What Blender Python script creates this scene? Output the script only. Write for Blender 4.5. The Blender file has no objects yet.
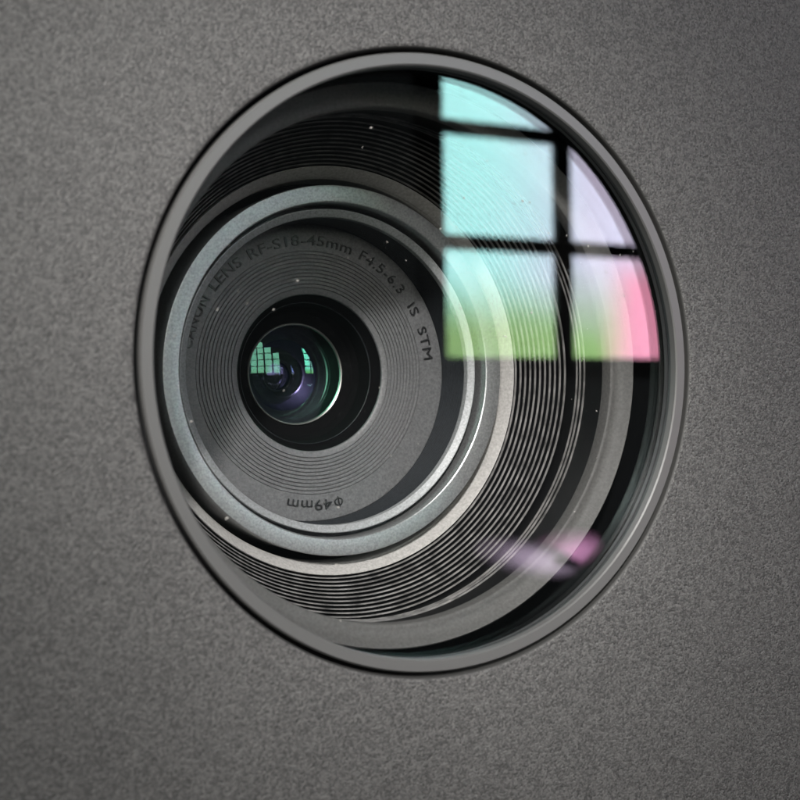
import bpy, bmesh, math, random
from mathutils import Vector, Matrix

random.seed(7)
U = 0.038                      # metres in one model unit: the radius of the round opening in the panel
# model frame: lens axis = +z towards the viewer, y up, x right.  world = (x, -z, y)
AX = math.radians(90)


def W(x, y, z, s=U):
    return Vector((x * s, -z * s, y * s))


scene = bpy.context.scene
# ------------------------------------------------------------------ camera
cam_data = bpy.data.cameras.new('camera')
cam = bpy.data.objects.new('camera', cam_data)
scene.collection.objects.link(cam)
scene.camera = cam
c_pos = Vector((-2.042, -0.047, 3.632))
c_aim = Vector((-0.161, -0.112, 0.0))
roll = -0.062
w_ = (c_aim - c_pos).normalized()
r_ = w_.cross(Vector((0, 1, 0))).normalized()
u_ = r_.cross(w_)
cr, sr = math.cos(roll), math.sin(roll)
r_, u_ = cr * r_ + sr * u_, -sr * r_ + cr * u_
R3 = Matrix((W(*r_, 1.0), W(*u_, 1.0), W(*(-w_), 1.0))).transposed()
cam.matrix_world = Matrix.Translation(W(*c_pos)) @ R3.to_4x4()
cam_data.sensor_width = 36
cam_data.lens = 1300 / 800 * 36
cam_data.clip_start = 0.005
cam_data.clip_end = 50
cam_data.dof.use_dof = True
cam_data.dof.focus_distance = 4.93 * U
cam_data.dof.aperture_fstop = 38

# ------------------------------------------------------------------ world: the dim indoor room around
world = bpy.data.worlds.new('World')
scene.world = world
world.use_nodes = True
bg = world.node_tree.nodes['Background']
bg.inputs['Color'].default_value = (0.95, 0.97, 1.0, 1)
bg.inputs['Strength'].default_value = 0.035

vs = scene.view_settings
vs.view_transform = 'Standard'
vs.look = 'None'
vs.exposure = 0
vs.gamma = 1
vs.use_curve_mapping = False
scene.cycles.max_bounces = 7
scene.cycles.diffuse_bounces = 2
scene.cycles.glossy_bounces = 3
scene.cycles.use_adaptive_sampling = True
scene.cycles.adaptive_threshold = 0.02
scene.cycles.transparent_max_bounces = 16
scene.cycles.use_denoising = True
scene.cycles.caustics_reflective = False
scene.cycles.caustics_refractive = False


def lamp(name, pos, aim, size, power, color):
    d = bpy.data.lights.new(name, 'AREA')
    d.shape = 'DISK'
    d.size = size
    d.energy = power
    d.color = color
    o = bpy.data.objects.new(name, d)
    scene.collection.objects.link(o)
    o.location = pos
    o.rotation_euler = (aim - pos).to_track_quat('-Z', 'Y').to_euler()
    return o


# added spotlight for the pool of light round the bezel, up and left behind the camera, out of the mirror direction of the glass
def added_spot(pos, aim, power, color, cone, blend, radius):
    d = bpy.data.lights.new('added_spot', 'SPOT')
    d.energy = power
    d.color = color
    d.spot_size = cone
    d.spot_blend = blend
    d.shadow_soft_size = radius
    o = bpy.data.objects.new('added_spot', d)
    scene.collection.objects.link(o)
    o.location = pos
    o.rotation_euler = (aim - pos).to_track_quat('-Z', 'Y').to_euler()
    return o


added_spot(W(-0.27, 0.41, 0.57, 1.0), W(-0.08, 0.0, 0.0), 60.0, (1.0, 0.97, 0.94), math.radians(8.7), 1.0, 0.03)


# ------------------------------------------------------------------ helpers
def nd(nt, t, **kw):
    n = nt.nodes.new(t)
    for k, v in kw.items():
        if hasattr(n, k):
            setattr(n, k, v)
        else:
            n.inputs[k.replace('_', ' ')].default_value = v
    return n


def mat(name, color, rough=0.5, metal=0.0, spec=0.5, bump=None, speck=None, rvar=None):
    """bump=(scale,strength,distance) speck=(scale,amount)"""
    m = bpy.data.materials.new(name)
    m.use_nodes = True
    nt = m.node_tree
    b = nt.nodes['Principled BSDF']
    b.inputs['Base Color'].default_value = (*color, 1)
    b.inputs['Roughness'].default_value = rough
    b.inputs['Metallic'].default_value = metal
    b.inputs['Specular IOR Level'].default_value = spec
    tc = nd(nt, 'ShaderNodeTexCoord')
    if bump:
        n = nd(nt, 'ShaderNodeTexNoise')
        n.inputs['Scale'].default_value = bump[0]
        n.inputs['Detail'].default_value = 3
        nt.links.new(tc.outputs['Object'], n.inputs['Vector'])
        bp = nd(nt, 'ShaderNodeBump')
        bp.inputs['Strength'].default_value = bump[1]
        bp.inputs['Distance'].default_value = bump[2]
        nt.links.new(n.outputs['Fac'], bp.inputs['Height'])
        nt.links.new(bp.outputs['Normal'], b.inputs['Normal'])
    if speck:
        n = nd(nt, 'ShaderNodeTexNoise')
        n.inputs['Scale'].default_value = speck[0]
        n.inputs['Detail'].default_value = 4
        nt.links.new(tc.outputs['Object'], n.inputs['Vector'])
        rp = nd(nt, 'ShaderNodeMapRange')
        rp.inputs['From Min'].default_value = 0.3
        rp.inputs['From Max'].default_value = 0.7
        rp.inputs['To Min'].default_value = 1 - speck[1]
        rp.inputs['To Max'].default_value = 1 + speck[1]
        nt.links.new(n.outputs['Fac'], rp.inputs['Value'])
        mx = nd(nt, 'ShaderNodeVectorMath', operation='SCALE')
        mx.inputs[0].default_value = color
        nt.links.new(rp.outputs['Result'], mx.inputs['Scale'])
        nt.links.new(mx.outputs['Vector'], b.inputs['Base Color'])
    return m


def coated_glass(name, tint, ior, gloss_rough=0.0, trans=(1.0, 1.0, 1.0), gain=1.0):
    """thin coated glass: clear transmission plus a tinted Fresnel reflection"""
    m = bpy.data.materials.new(name)
    m.use_nodes = True
    nt = m.node_tree
    nt.nodes.remove(nt.nodes['Principled BSDF'])
    out = nt.nodes['Material Output']
    t = nd(nt, 'ShaderNodeBsdfTransparent')
    t.inputs['Color'].default_value = (*trans, 1)
    g = nd(nt, 'ShaderNodeBsdfGlossy')
    g.inputs['Color'].default_value = (*tint, 1)
    g.inputs['Roughness'].default_value = gloss_rough
    fr = nd(nt, 'ShaderNodeFresnel')
    fr.inputs['IOR'].default_value = ior
    ml = nd(nt, 'ShaderNodeMath', operation='MULTIPLY', use_clamp=True)
    ml.inputs[1].default_value = gain
    mix = nd(nt, 'ShaderNodeMixShader')
    nt.links.new(fr.outputs[0], ml.inputs[0])
    nt.links.new(ml.outputs[0], mix.inputs[0])
    nt.links.new(t.outputs[0], mix.inputs[1])
    nt.links.new(g.outputs[0], mix.inputs[2])
    nt.links.new(mix.outputs[0], out.inputs['Surface'])
    return m


def thing(name, label, cat, loc=(0, 0, 0), rot=(AX, 0, 0), group=None):
    o = bpy.data.objects.new(name, None)
    o.empty_display_size = 0.01
    scene.collection.objects.link(o)
    o.location = loc
    o.rotation_euler = rot
    o['label'] = label
    o['category'] = cat
    if group:
        o['group'] = group
    return o


def mesh_obj(name, verts, faces, m, parent=None, smooth=True, sharp=35):
    me = bpy.data.meshes.new(name)
    me.from_pydata(verts, [], faces)
    me.validate()
    bm = bmesh.new()
    bm.from_mesh(me)
    bmesh.ops.recalc_face_normals(bm, faces=bm.faces)
    bm.to_mesh(me)
    bm.free()
    if smooth:
        me.polygons.foreach_set('use_smooth', [True] * len(me.polygons))
        me.set_sharp_from_angle(angle=math.radians(sharp))
    me.materials.append(m)
    o = bpy.data.objects.new(name, me)
    scene.collection.objects.link(o)
    if parent:
        o.parent = parent
    return o


def lathe(name, prof, m, parent, seg=224, closed=True, sharp=25, cap=False, skip=()):
    """revolve (r,z) profile in model units about the axis"""
    v, f = [], []
    n = len(prof)
    for i in range(seg):
        a = 2 * math.pi * i / seg
        ca, sa = math.cos(a), math.sin(a)
        for r, z in prof:
            v.append((r * ca * U, r * sa * U, z * U))
    for i in range(seg):
        j = (i + 1) % seg
        for k in range(n if closed else n - 1):
            if k in skip:
                continue
            l = (k + 1) % n
            f.append((i * n + k, i * n + l, j * n + l, j * n + k))
    if cap:
        f.append([i * n for i in range(seg)])
    return mesh_obj(name, v, f, m, parent, True, sharp)


def box(name, x0, x1, y0, y1, z0, z1, m, parent):
    v = [(x, y, z) for x in (x0, x1) for y in (y0, y1) for z in (z0, z1)]
    f = [(0, 1, 3, 2), (4, 6, 7, 5), (0, 4, 5, 1), (2, 3, 7, 6), (0, 2, 6, 4), (1, 5, 7, 3)]
    return mesh_obj(name, v, f, m, parent, False)


# ------------------------------------------------------------------ materials
M = {}
M['black'] = mat('black_plastic', (0.010, 0.0105, 0.011), 0.55)
M['deep'] = mat('matte_black', (0.0022, 0.0023, 0.0026), 0.8, spec=0.06)
M['wall'] = mat('black_gloss_wall', (0.008, 0.011, 0.012), 0.42, bump=(2500, .1, .00005))
M['bezel'] = mat('grey_anodised_bezel', (0.080, 0.080, 0.079), 0.42, metal=0.0, spec=0.5, bump=(5000, .12, .00003))
M['lip'] = mat('grey_shroud_lip', (0.078, 0.077, 0.075), 0.6, bump=(3000, .35, .00008), speck=(2600, .2))
M['rib'] = mat('shroud_rib', (0.15, 0.147, 0.144), 0.45, bump=(3500, .4, .00006), speck=(480, .55))
M['collar'] = mat('shroud_collar', (0.30, 0.293, 0.282), 0.5, bump=(4200, .35, .00006), speck=(2600, .2))
M['shroudwall'] = mat('shroud_wall', (0.003, 0.003, 0.0036), 0.5, spec=0.15, bump=(2500, .3, .00005))
M['silver'] = mat('satin_silver_ring', (0.35, 0.36, 0.365), 0.36, metal=0.8, bump=(3800, .3, .00006), speck=(3200, .22))
M['rim'] = mat('satin_silver_rim', (0.23, 0.24, 0.245), 0.52, metal=0.25, bump=(3800, .5, .00008), speck=(3200, .25))
M['plate'] = mat('grey_face_plate', (0.082, 0.084, 0.087), 0.5, bump=(4200, .5, .00008), speck=(3000, .3))
M['letter'] = mat('moulded_lettering', (0.013, 0.014, 0.015), 0.28, bump=(4200, .2, .00006))
M['thread'] = mat('dark_thread', (0.012, 0.0145, 0.017), 0.5, spec=0.35, bump=(3000, .2, .00006), speck=(1500, .3))
M['retainer'] = mat('element_rim', (0.22, 0.22, 0.21), 0.35, metal=0.8)
M['pane'] = coated_glass('coated_pane', (0.95, 0.98, 1.0), 1.4, gain=0.62)
M['inner_pane'] = coated_glass('coated_inner_pane', (0.80, 1.0, 0.98), 1.5, gain=0.40)
M['frit'] = mat('grey_frit', (0.035, 0.035, 0.037), 0.5)
M['element'] = coated_glass('green_coated_element', (0.35, 1.0, 0.72), 1.65, trans=(.93, .97, .95), gain=1.0)
M['element2'] = coated_glass('violet_coated_element', (0.5, 0.42, 1.0), 1.6, trans=(.9, .92, .95), gain=0.8)
M['frame'] = mat('dark_window_frame', (0.02, 0.02, 0.021), 0.5)


def panel_material():
    m = bpy.data.materials.new('grey_textured_paint')
    m.use_nodes = True
    nt = m.node_tree
    b = nt.nodes['Principled BSDF']
    tc = nd(nt, 'ShaderNodeTexCoord')
    # fine grit
    n1 = nd(nt, 'ShaderNodeTexNoise')
    n1.inputs['Scale'].default_value = 3600
    n1.inputs['Detail'].default_value = 2.5
    n1.inputs['Roughness'].default_value = 0.6
    v1 = nd(nt, 'ShaderNodeTexVoronoi')
    v1.inputs['Scale'].default_value = 4000
    n2 = nd(nt, 'ShaderNodeTexNoise')
    n2.inputs['Scale'].default_value = 260
    n2.inputs['Detail'].default_value = 4
    n3 = nd(nt, 'ShaderNodeTexNoise')
    n3.inputs['Scale'].default_value = 22
    n3.inputs['Detail'].default_value = 3
    for n in (n1, v1, n2, n3):
        nt.links.new(tc.outputs['Object'], n.inputs['Vector'])
    # every grain of the paint has its own tone
    sepc = nd(nt, 'ShaderNodeSeparateColor')
    nt.links.new(v1.outputs['Color'], sepc.inputs[0])
    mixg = nd(nt, 'ShaderNodeMath', operation='MULTIPLY_ADD')
    nt.links.new(sepc.outputs[0], mixg.inputs[0])
    mixg.inputs[1].default_value = 0.55
    half = nd(nt, 'ShaderNodeMath', operation='MULTIPLY')
    nt.links.new(n1.outputs['Fac'], half.inputs[0])
    half.inputs[1].default_value = 0.45
    nt.links.new(half.outputs[0], mixg.inputs[2])
    # height
    a = nd(nt, 'ShaderNodeMath', operation='MULTIPLY_ADD')
    nt.links.new(v1.outputs['Distance'], a.inputs[0])
    a.inputs[1].default_value = -0.6
    nt.links.new(mixg.outputs[0], a.inputs[2])
    a2 = nd(nt, 'ShaderNodeMath', operation='MULTIPLY_ADD')
    nt.links.new(n2.outputs['Fac'], a2.inputs[0])
    a2.inputs[1].default_value = 0.3
    nt.links.new(a.outputs[0], a2.inputs[2])
    bp = nd(nt, 'ShaderNodeBump')
    bp.inputs['Strength'].default_value = 0.8
    bp.inputs['Distance'].default_value = 0.00014
    nt.links.new(a2.outputs[0], bp.inputs['Height'])
    nt.links.new(bp.outputs['Normal'], b.inputs['Normal'])
    # colour: grains lighter on top, faint large mottling
    mr = nd(nt, 'ShaderNodeMapRange')
    mr.inputs['From Min'].default_value = 0.2
    mr.inputs['From Max'].default_value = 0.8
    mr.inputs['To Min'].default_value = 0.45
    mr.inputs['To Max'].default_value = 1.65
    nt.links.new(mixg.outputs[0], mr.inputs['Value'])
    mr2 = nd(nt, 'ShaderNodeMapRange')
    mr2.inputs['From Min'].default_value = 0.3
    mr2.inputs['From Max'].default_value = 0.7
    mr2.inputs['To Min'].default_value = 0.93
    mr2.inputs['To Max'].default_value = 1.07
    nt.links.new(n3.outputs['Fac'], mr2.inputs['Value'])
    mr3 = nd(nt, 'ShaderNodeMapRange')
    mr3.inputs['From Min'].default_value = 0.3
    mr3.inputs['From Max'].default_value = 0.7
    mr3.inputs['To Min'].default_value = 0.97
    mr3.inputs['To Max'].default_value = 1.03
    nt.links.new(n2.outputs['Fac'], mr3.inputs['Value'])
    p1 = nd(nt, 'ShaderNodeMath', operation='MULTIPLY')
    nt.links.new(mr.outputs[0], p1.inputs[0])
    nt.links.new(mr2.outputs[0], p1.inputs[1])
    p2 = nd(nt, 'ShaderNodeMath', operation='MULTIPLY')
    nt.links.new(p1.outputs[0], p2.inputs[0])
    nt.links.new(mr3.outputs[0], p2.inputs[1])
    sc = nd(nt, 'ShaderNodeVectorMath', operation='SCALE')
    sc.inputs[0].default_value = (0.064, 0.0632, 0.0612)
    nt.links.new(p2.outputs[0], sc.inputs['Scale'])
    nt.links.new(sc.outputs['Vector'], b.inputs['Base Color'])
    b.inputs['Roughness'].default_value = 0.5
    b.inputs['Specular IOR Level'].default_value = 0.45
    return m


M['panel'] = panel_material()
M['panel_edge'] = mat('panel_cut_edge', (0.03, 0.03, 0.029), 0.6)

# ------------------------------------------------------------------ the panel with its round opening
def build_panel():
    seg = 256
    half = 5.2
    prof = [(1.004, -0.10), (1.004, -0.008), (1.009, -0.001), (1.02, 0.0), (1.3, 0.0), (2.0, 0.0)]
    v, f = [], []
    for i in range(seg):
        a = 2 * math.pi * i / seg
        ca, sa = math.cos(a), math.sin(a)
        k = half / max(abs(ca), abs(sa))
        for r, z in prof + [(k, 0.0), (k, -0.10)]:
            v.append((r * ca * U, r * sa * U, z * U))
    n = len(prof) + 2
    for i in range(seg):
        j = (i + 1) % seg
        for k in range(n):
            l = (k + 1) % n
            f.append((i * n + k, i * n + l, j * n + l, j * n + k))
    o = mesh_obj('panel', v, f, M['panel'], None, True, 50)
    o.data.materials.append(M['panel_edge'])           # the cut edge of the opening has no grit
    o.data.polygons.foreach_set('material_index', [1 if p.index % n in (0, 1) else 0 for p in o.data.polygons])
    o.rotation_euler = (AX, 0, 0)
    o['kind'] = 'structure'
    o['label'] = 'dark grey gritty painted panel with a round opening'
    return o


build_panel()

# ------------------------------------------------------------------ porthole: bezel, wall, pane
ph = thing('porthole', 'round clear glass porthole with a thin grey bezel set in the gritty panel', 'porthole')
lathe('bezel', [(0.989, -0.03), (0.989, -0.007), (0.984, 0.001), (0.952, 0.001), (0.9475, -0.003), (0.9475, -0.03)],
      M['bezel'], ph)
lathe('inner_wall', [(0.949, -0.0305), (0.949, -0.0445), (0.989, -0.0445), (0.989, -0.0305)], M['wall'], ph)
lathe('retainer', [(0.949, -0.0505), (0.949, -0.067), (0.953, -0.0695), (0.989, -0.0695), (0.989, -0.0505)], M['frit'], ph)
lathe('gap_shade_ring', [(0.9895, -0.085), (1.0035, -0.085), (1.0035, -0.05), (0.9895, -0.05)], M['deep'], ph)  # black ring added behind the bezel gap, standing in for its shade
lathe('pane', [(0.0, -0.045), (0.985, -0.045), (0.985, -0.050), (0.0, -0.050)], M['pane'], ph, closed=False)
lathe('inner_pane', [(0.0, -0.0700), (0.980, -0.0700), (0.980, -0.0750), (0.0, -0.0750)], M['inner_pane'], ph, closed=False)

# ------------------------------------------------------------------ shroud behind the glass
sh = thing('lens_shroud', 'dark funnel-shaped shroud with concentric ribs behind the glass, round the lens', 'shroud')
lathe('lip', [(0.876, -0.34), (0.876, -0.292), (0.879, -0.288), (0.890, -0.287), (0.905, -0.285), (0.918, -0.279),
              (0.932, -0.268), (0.945, -0.255), (0.951, -0.251), (0.955, -0.254), (0.957, -0.27), (0.957, -0.34)],
      M['lip'], sh, sharp=60)
lathe('casing', [(0.957, -0.3405), (0.957, -0.45), (1.06, -0.45), (1.06, -0.15), (0.9895, -0.15), (0.9895, -0.14),
                 (1.08, -0.14), (1.08, -1.75), (0.0, -1.75), (0.0, -1.73), (1.06, -1.73), (1.06, -0.47),
                 (0.93, -0.47), (0.93, -0.3405)], M['deep'], sh, closed=False)
lathe('barrel_wall', [(0.886, -0.3405), (0.906, -0.64), (0.765, -0.83), (0.72, -0.98), (0.725, -0.98), (0.77, -0.84),
                      (0.912, -0.65), (0.93, -0.3405)], M['shroudwall'], sh)
for k in range(11):
    t = k / 10
    r0 = 0.7705 + 0.122 * t
    z0 = -0.774 + 0.168 * t
    o = lathe('rib', [(r0, z0 - 0.075), (r0, z0 - 0.0085), (r0 + 0.0006, z0 - 0.0065), (r0 + 0.0036, z0 - 0.0012),
                      (r0 + 0.0043, z0 - 0.0010), (r0 + 0.0050, z0 - 0.0025), (r0 + 0.0050, z0 - 0.065)], M['rib'], sh)
    o.data.materials.append(M['shroudwall'])          # shade between the ribs painted in: near-black flanks, lighter crests
    o.data.polygons.foreach_set('material_index', [1 if p.index % 7 in (0, 5, 6) else 0 for p in o.data.polygons])
for k, (r0, z0) in enumerate(((0.892, -0.53), (0.8905, -0.505), (0.8885, -0.475))):
    lathe('rib', [(r0 + .02, z0 - 0.006), (r0 + .001, z0 - 0.005), (r0, z0 - 0.003), (r0 + .001, z0), (r0 + .02, z0 + 0.001)],
          M['rib'], sh)
lathe('collar', [(0.722, -0.95), (0.722, -0.835), (0.7235, -0.828), (0.728, -0.822), (0.7285, -0.818), (0.757, -0.776),
                 (0.7605, -0.7735), (0.763, -0.777), (0.763, -0.95)], M['collar'], sh)

# ------------------------------------------------------------------ the camera lens
ln = thing('camera_lens', 'camera lens with silver front ring and grooved grey face plate behind the glass', 'camera lens')
lathe('front_ring', [(0.690, -1.2), (0.690, -0.766), (0.6875, -0.760), (0.684, -0.7595), (0.630, -0.7655), (0.6265, -0.768),
                     (0.6255, -0.773), (0.6255, -0.86), (0.66, -0.9), (0.66, -1.2)], M['silver'], ln)
lathe('groove', [(0.6255, -0.8605), (0.609, -0.8605), (0.609, -0.89), (0.6255, -0.89)], M['thread'], ln)
lathe('rim', [(0.6105, -0.86), (0.6105, -0.826), (0.608, -0.821), (0.605, -0.8205), (0.585, -0.831), (0.5815, -0.834),
              (0.5805, -0.838), (0.5805, -0.86)], M['rim'], ln)
thr = [(0.6085, -0.8605), (0.581, -0.8605)]
for k in range(16):
    z = -0.862 - k * 0.0115
    thr += [(0.5815, z - 0.001), (0.5845, z - 0.0055), (0.5815, z - 0.010)]
thr += [(0.581, -1.05), (0.6085, -1.05)]
lathe('filter_thread', thr, M['thread'], ln)
plate = lathe('face_plate', [(0.5807, -1.10), (0.5807, -1.042), (0.578, -1.040), (0.4765, -1.040), (0.4755, -1.046),
                             (0.3325, -1.050), (0.3315, -1.044), (0.314, -1.046), (0.309, -1.049), (0.307, -1.054),
                             (0.307, -1.10)], M['plate'], ln)
NR = 10
for k in range(NR):
    r0 = 0.3325 + k * 0.0143
    z0 = -1.0435 + 0.0035 * (k / NR)
    lathe('ridge', [(r0 + 0.0012, z0 - 0.008), (r0 + 0.0022, z0 - 0.001), (r0 + 0.0034, z0), (r0 + 0.0125, z0 + .0003),
                    (r0 + 0.0137, z0 - 0.0007), (r0 + 0.0142, z0 - 0.008)], M['plate'], plate)
lathe('inner_tube', [(0.3065, -1.0555), (0.300, -1.075), (0.284, -1.097), (0.2805, -1.0965), (0.278, -1.099), (0.277, -1.104),
                     (0.268, -1.18), (0.25, -1.207), (0.206, -1.215), (0.206, -1.26), (0.3065, -1.26)], M['deep'], ln)
lathe('tube_ring', [(0.2805, -1.096), (0.2788, -1.0945), (0.2775, -1.0955), (0.2775, -1.099), (0.2805, -1.099)], M['thread'], ln)
lathe('element_ring', [(0.2055, -1.235), (0.2055, -1.209), (0.2035, -1.2065), (0.1995, -1.2085), (0.198, -1.212),
                       (0.198, -1.235)], M['retainer'], ln)


def dome(name, rim, z, sag, m, parent, thick=None, n=40, seg=128):
    Rs = (rim * rim + sag * sag) / (2 * sag)
    a1 = math.asin(rim / Rs)
    prof = []
    for i in range(n + 1):
        a = a1 * i / n
        prof.append((Rs * math.sin(a), z + sag - Rs * (1 - math.cos(a))))
    return lathe(name, prof, m, parent, seg=seg, closed=False, sharp=60)


el = dome('front_element', 0.1978, -1.212, 0.035, M['element'], ln)
# inner barrel, further elements and the iris ring, seen through the front element
lathe('lens_barrel', [(0.1978, -1.236), (0.175, -1.30), (0.12, -1.38), (0.075, -1.405), (0.064, -1.42), (0.064, -1.50),
                      (0.0, -1.50)], M['thread'], ln, closed=False)
lathe('iris_ring', [(0.069, -1.403), (0.0665, -1.4005), (0.061, -1.403), (0.060, -1.41), (0.064, -1.415)], M['thread'], ln)
dome('rear_element', 0.0598, -1.415, 0.02, M['element2'], ln, n=16, seg=64)
dome('middle_element', 0.150, -1.345, 0.07, M['element2'], ln, n=24, seg=96)


def inscription(text, a0, a1, rbase=0.499, cap=0.040):
    cu = bpy.data.curves.new('lettering', 'FONT')
    cu.body = text
    cu.size = 1
    cu.extrude = 0.07
    cu.bevel_depth = 0.006
    cu.resolution_u = 5
    cu.space_character = 1.08
    tmp = bpy.data.objects.new('lettering_curve', cu)
    scene.collection.objects.link(tmp)
    bpy.context.view_layer.update()
    dg = bpy.context.evaluated_depsgraph_get()
    me = bpy.data.meshes.new_from_object(tmp.evaluated_get(dg))
    bpy.data.objects.remove(tmp)
    bpy.data.curves.remove(cu)
    xs = [v.co.x for v in me.vertices]
    x0, x1 = min(xs), max(xs)
    th0, th1 = math.radians(a0), math.radians(a1)
    k = cap / 0.70
    for v in me.vertices:
        th = th0 + (v.co.x - x0) / (x1 - x0) * (th1 - th0)
        r = rbase + v.co.y * k
        v.co = Vector((r * math.cos(th) * U, r * math.sin(th) * U, (-1.0395 + v.co.z * k) * U))
    me.materials.clear()
    me.materials.append(M['letter'])
    o = bpy.data.objects.new('lettering', me)
    scene.collection.objects.link(o)
    o.parent = plate
    return o


inscription('CANON', 167, 143.5)
inscription('LENS', 139, 121.5)
inscription('RF-S18-45mm', 117, 67)
inscription('F4.5-6.3', 62.5, 36.3)
inscription('IS', 29.5, 24.2)
inscription('STM', 18, 3)
inscription('49mm', -84.8, -106)
inscription('O', -79.4, -83.6, 0.504, 0.031)           # the diameter sign: a ring ...
inscription('I', -81.25, -81.75, 0.497, 0.045)         # ... crossed by a stroke

# ------------------------------------------------------------------ the room's windows, seen as reflections
def pane_glow_material(name, strength, base, right, green, pink, w, h):
    """daylight and garden colours beyond frosted panes; object x,y in metres from the lower left corner"""
    m = bpy.data.materials.new(name)
    m.use_nodes = True
    nt = m.node_tree
    nt.nodes.remove(nt.nodes['Principled BSDF'])
    out = nt.nodes['Material Output']
    em = nd(nt, 'ShaderNodeEmission')
    em.inputs['Strength'].default_value = strength
    tc = nd(nt, 'ShaderNodeTexCoord')
    sep = nd(nt, 'ShaderNodeSeparateXYZ')
    nt.links.new(tc.outputs['Object'], sep.inputs[0])
    no = nd(nt, 'ShaderNodeTexNoise')
    no.inputs['Scale'].default_value = 3.0
    no.inputs['Detail'].default_value = 2
    nt.links.new(tc.outputs['Object'], no.inputs['Vector'])

    def rng(sock, a, b_):
        n = nd(nt, 'ShaderNodeMapRange', interpolation_type='SMOOTHSTEP')
        n.inputs['From Min'].default_value = a
        n.inputs['From Max'].default_value = b_
        nt.links.new(sock, n.inputs['Value'])
        return n.outputs[0]

    def wob(sock, amt):
        n = nd(nt, 'ShaderNodeMath', operation='MULTIPLY_ADD')
        nt.links.new(no.outputs['Fac'], n.inputs[0])
        n.inputs[1].default_value = amt
        nt.links.new(sock, n.inputs[2])
        return n.outputs[0]

    def mixc(fac, a, b_):
        n = nd(nt, 'ShaderNodeMix', data_type='RGBA')
        nt.links.new(fac, n.inputs[0])
        if isinstance(a, tuple):
            n.inputs[6].default_value = (*a, 1)
        else:
            nt.links.new(a, n.inputs[6])
        n.inputs[7].default_value = (*b_, 1)
        return n.outputs[2]

    def mul(a, b_):
        n = nd(nt, 'ShaderNodeMath', operation='MULTIPLY')
        nt.links.new(a, n.inputs[0])
        nt.links.new(b_, n.inputs[1])
        return n.outputs[0]

    x, y = sep.outputs[0], sep.outputs[1]
    col = mixc(rng(wob(x, .15), .12 * w, .50 * w), base, right)  # sideways hue shift of the coated glass reflection, painted into the pane glow
    low = rng(wob(y, .2), .30 * h, .10 * h)          # greenery stands low outside
    col = mixc(low, col, green)
    pk = mul(rng(wob(y, .2), .36 * h, .22 * h), rng(wob(x, .1), (.47 * w), (.60 * w)))
    col = mixc(pk, col, pink)
    nt.links.new(col, em.inputs['Color'])
    nt.links.new(em.outputs[0], out.inputs['Surface'])
    return m


def build_window(label, origin, rot, pw, ph_, nc, nr, pane_mat, bar=0.021, group='multi-pane windows of the room'):
    t = thing('room_window', label, 'window', origin, rot, group)
    wd, hg = pw * nc, ph_ * nr
    fb = bar * 3.0
    box('frame_rail', -fb, wd + fb, -fb, 0, -0.03, 0.03, M['frame'], t)
    box('frame_rail', -fb, wd + fb, hg, hg + fb, -0.03, 0.03, M['frame'], t)
    box('frame_stile', -fb, 0, 0, hg, -0.03, 0.03, M['frame'], t)
    box('frame_stile', wd, wd + fb, 0, hg, -0.03, 0.03, M['frame'], t)
    for i in range(1, nc):
        box('mullion', i * pw - bar * 1.4, i * pw + bar * 1.4, 0, hg, -0.022, 0.022, M['frame'], t)
    for j in range(1, nr):
        for i in range(nc):
            x0 = i * pw + (bar if i else 0)
            x1 = (i + 1) * pw - (bar if i < nc - 1 else 0)
            box('glazing_bar', x0, x1, j * ph_ - bar, j * ph_ + bar, -0.02, 0.02, M['frame'], t)
    for i in range(nc):
        for j in range(nr):
            # every pane is its own slab; its coordinates stay those of the window
            box('pane', i * pw + (bar if i else 0), (i + 1) * pw - (bar if i < nc - 1 else 0),
                j * ph_ + (bar if j else 0), (j + 1) * ph_ - (bar if j < nr - 1 else 0), -0.006, 0.0, pane_mat, t)
    return t


K = 1.75
PW, PH = 0.2396 * K, 0.1864 * K
# object z axis must look back at the lens, x axis to the viewer's right in the reflection
def wrot(xd, yd):
    xd = W(*xd, 1.0).normalized()
    yd = W(*yd, 1.0)
    zd = xd.cross(yd).normalized()
    yd = zd.cross(xd)
    return Matrix((xd, yd, zd)).transposed().to_euler()


vm1 = pane_glow_material('window_painted_glow', 12.0, (0.50, 0.90, 0.88), (0.60, 0.52, 0.66), (0.28, 0.42, 0.16), (0.78, 0.28, 0.40),
                    PW * 3, PH * 4)
XD, YD = (0.99795, -0.05079, 0.03884), (0.05074, 0.99871, 0.00226)
build_window('multi-pane window with painted cyan-to-lavender glow, reflected large in the porthole glass', W(0.98038 * K, 0.02961 * K, 1.74298 * K, 1.0),
             wrot(XD, YD), PW, PH, 5, 6, vm1)
vm2 = pane_glow_material('far_window_daylight', 7.0, (0.95, 0.97, 0.93), (1.0, 0.95, 0.9), (0.85, 0.85, 0.7), (0.7, 0.75, 0.6),
                    PW * 3, PH * 4)
for lab, x0, nc, nr, pw, ph_, bar in (
        ('very wide window of the far wall, reflected at the edge of the front element', -3.50, 4, 5, 0.6, 0.5, 0.035),
        ('tall two-column window of the far wall, reflected in the front element', -0.98, 2, 5, 0.30, 0.31, 0.018),
        ('narrow four-pane window of the far wall, reflected in the front element', -0.30, 1, 4, 0.30, 0.31, 0.018),
        ('lowest and narrowest window of the far wall, reflected in the front element', 0.08, 1, 3, 0.28, 0.31, 0.018)):
    build_window(lab, W(x0, 0.14 - 0.05 * x0, 3.05, 1.0), wrot(XD, YD), pw, ph_, nc, nr, vm2, bar=bar)


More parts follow.
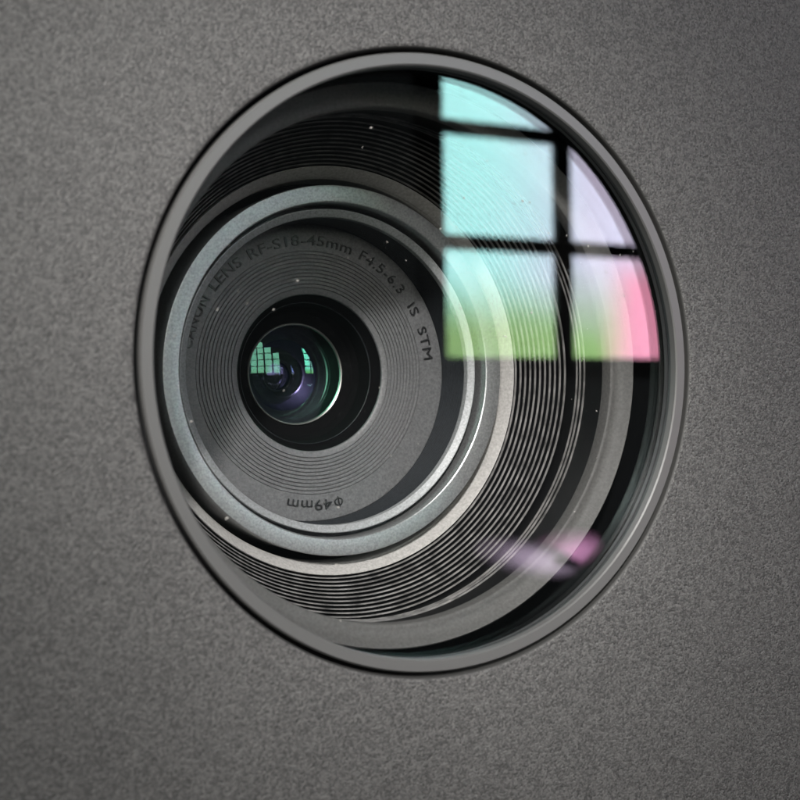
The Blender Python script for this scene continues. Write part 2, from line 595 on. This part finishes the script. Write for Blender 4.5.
def emitter(name, color, strength):
    m = bpy.data.materials.new(name)
    m.use_nodes = True
    nt = m.node_tree
    nt.nodes.remove(nt.nodes['Principled BSDF'])
    e = nd(nt, 'ShaderNodeEmission')
    e.inputs['Color'].default_value = (*color, 1)
    e.inputs['Strength'].default_value = strength
    nt.links.new(e.outputs[0], nt.nodes['Material Output'].inputs['Surface'])
    return m


def build_added_glow():  # glowing shapes added for the low pink reflection, real source unknown
    t = thing('added_glow', 'added pink and lavender glow of unknown source, reflected low in the porthole glass', 'lamp',
              W(1.90, -0.53, 3.0, 1.0), wrot((0.985, -0.17, 0), (0.17, 0.985, 0)))

    def glow(name, color, strength, half):
        m = emitter(name, color, strength)
        nt = m.node_tree
        e = [n for n in nt.nodes if n.type == 'EMISSION'][0]
        tc = nd(nt, 'ShaderNodeTexCoord')
        mp = nd(nt, 'ShaderNodeVectorMath', operation='MULTIPLY')
        mp.inputs[1].default_value = (1 / half[0], 1 / half[1], 0)
        ln_ = nd(nt, 'ShaderNodeVectorMath', operation='LENGTH')
        mr = nd(nt, 'ShaderNodeMapRange', interpolation_type='SMOOTHSTEP')
        mr.inputs['From Min'].default_value = 1.0
        mr.inputs['From Max'].default_value = 0.1
        mr.inputs['To Min'].default_value = strength * 0.12
        mr.inputs['To Max'].default_value = strength
        nt.links.new(tc.outputs['Object'], mp.inputs[0])
        nt.links.new(mp.outputs[0], ln_.inputs[0])
        nt.links.new(ln_.outputs['Value'], mr.inputs['Value'])
        nt.links.new(mr.outputs[0], e.inputs['Strength'])
        return m

    def glow_oval(cx, cy, cz, rot, hx, hy, m):
        n, seg, v, f = 14, 24, [], []
        for i in range(n + 1):
            u = math.pi * i / n
            for j in range(seg):
                a = 2 * math.pi * j / seg
                rr = max(0.02, math.sin(u))
                v.append((-hx * math.cos(u), hy * rr * math.cos(a), hy * rr * math.sin(a)))
        for i in range(n):
            for j in range(seg):
                f.append((i * seg + j, i * seg + (j + 1) % seg, (i + 1) * seg + (j + 1) % seg, (i + 1) * seg + j))
        o = mesh_obj('glow_body', v, f, m, t)
        o.location = (cx, cy, cz)
        o.rotation_euler = (0, 0, rot)
    # added glowing ovals, emission painted to fade towards their edges
    glow_oval(0.03, 0.0, 0.0, -0.12, 0.18, 0.050, glow('lavender_glow', (0.82, 0.58, 0.78), 5.5, (0.18, 0.050)))
    glow_oval(0.24, 0.02, 0.13, 0.25, 0.14, 0.060, glow('pink_glow', (0.82, 0.34, 0.60), 6.5, (0.14, 0.060)))
    box('added_glow_arm', 0.09, 0.11, -0.01, 0.01, -0.14, -0.03, M['frame'], t)


build_added_glow()

# ------------------------------------------------------------------ dust on the glass
def build_dust():
    v, f = [], []
    for i in range(70):
        a = random.uniform(0, 2 * math.pi)
        rr = 0.9 * math.sqrt(random.random())
        s = random.choice((0.0012, 0.0016, 0.002, 0.0028)) * random.uniform(.7, 1.2)
        st = random.uniform(1, 2.2)
        ro = random.uniform(0, math.pi)
        cx, cy = rr * math.cos(a), rr * math.sin(a)
        b0 = len(v)
        for k in range(6):
            t = k * math.pi / 3
            px, py = s * st * math.cos(t), s * math.sin(t)
            v.append(((cx + px * math.cos(ro) - py * math.sin(ro)) * U, (cy + px * math.sin(ro) + py * math.cos(ro)) * U, -0.045 * U))
        v.append((cx * U, cy * U, (-0.045 + s * 0.8) * U))
        for k in range(6):
            f.append((b0 + k, b0 + (k + 1) % 6, b0 + 6))
    o = mesh_obj('dust', v, f, mat('dust_grain', (0.30, 0.29, 0.27), 0.8), None)
    o.rotation_euler = (AX, 0, 0)
    o['kind'] = 'stuff'
    o['label'] = 'fine pale dust specks scattered on the porthole glass'
    o['category'] = 'dust'
    return o


build_dust()
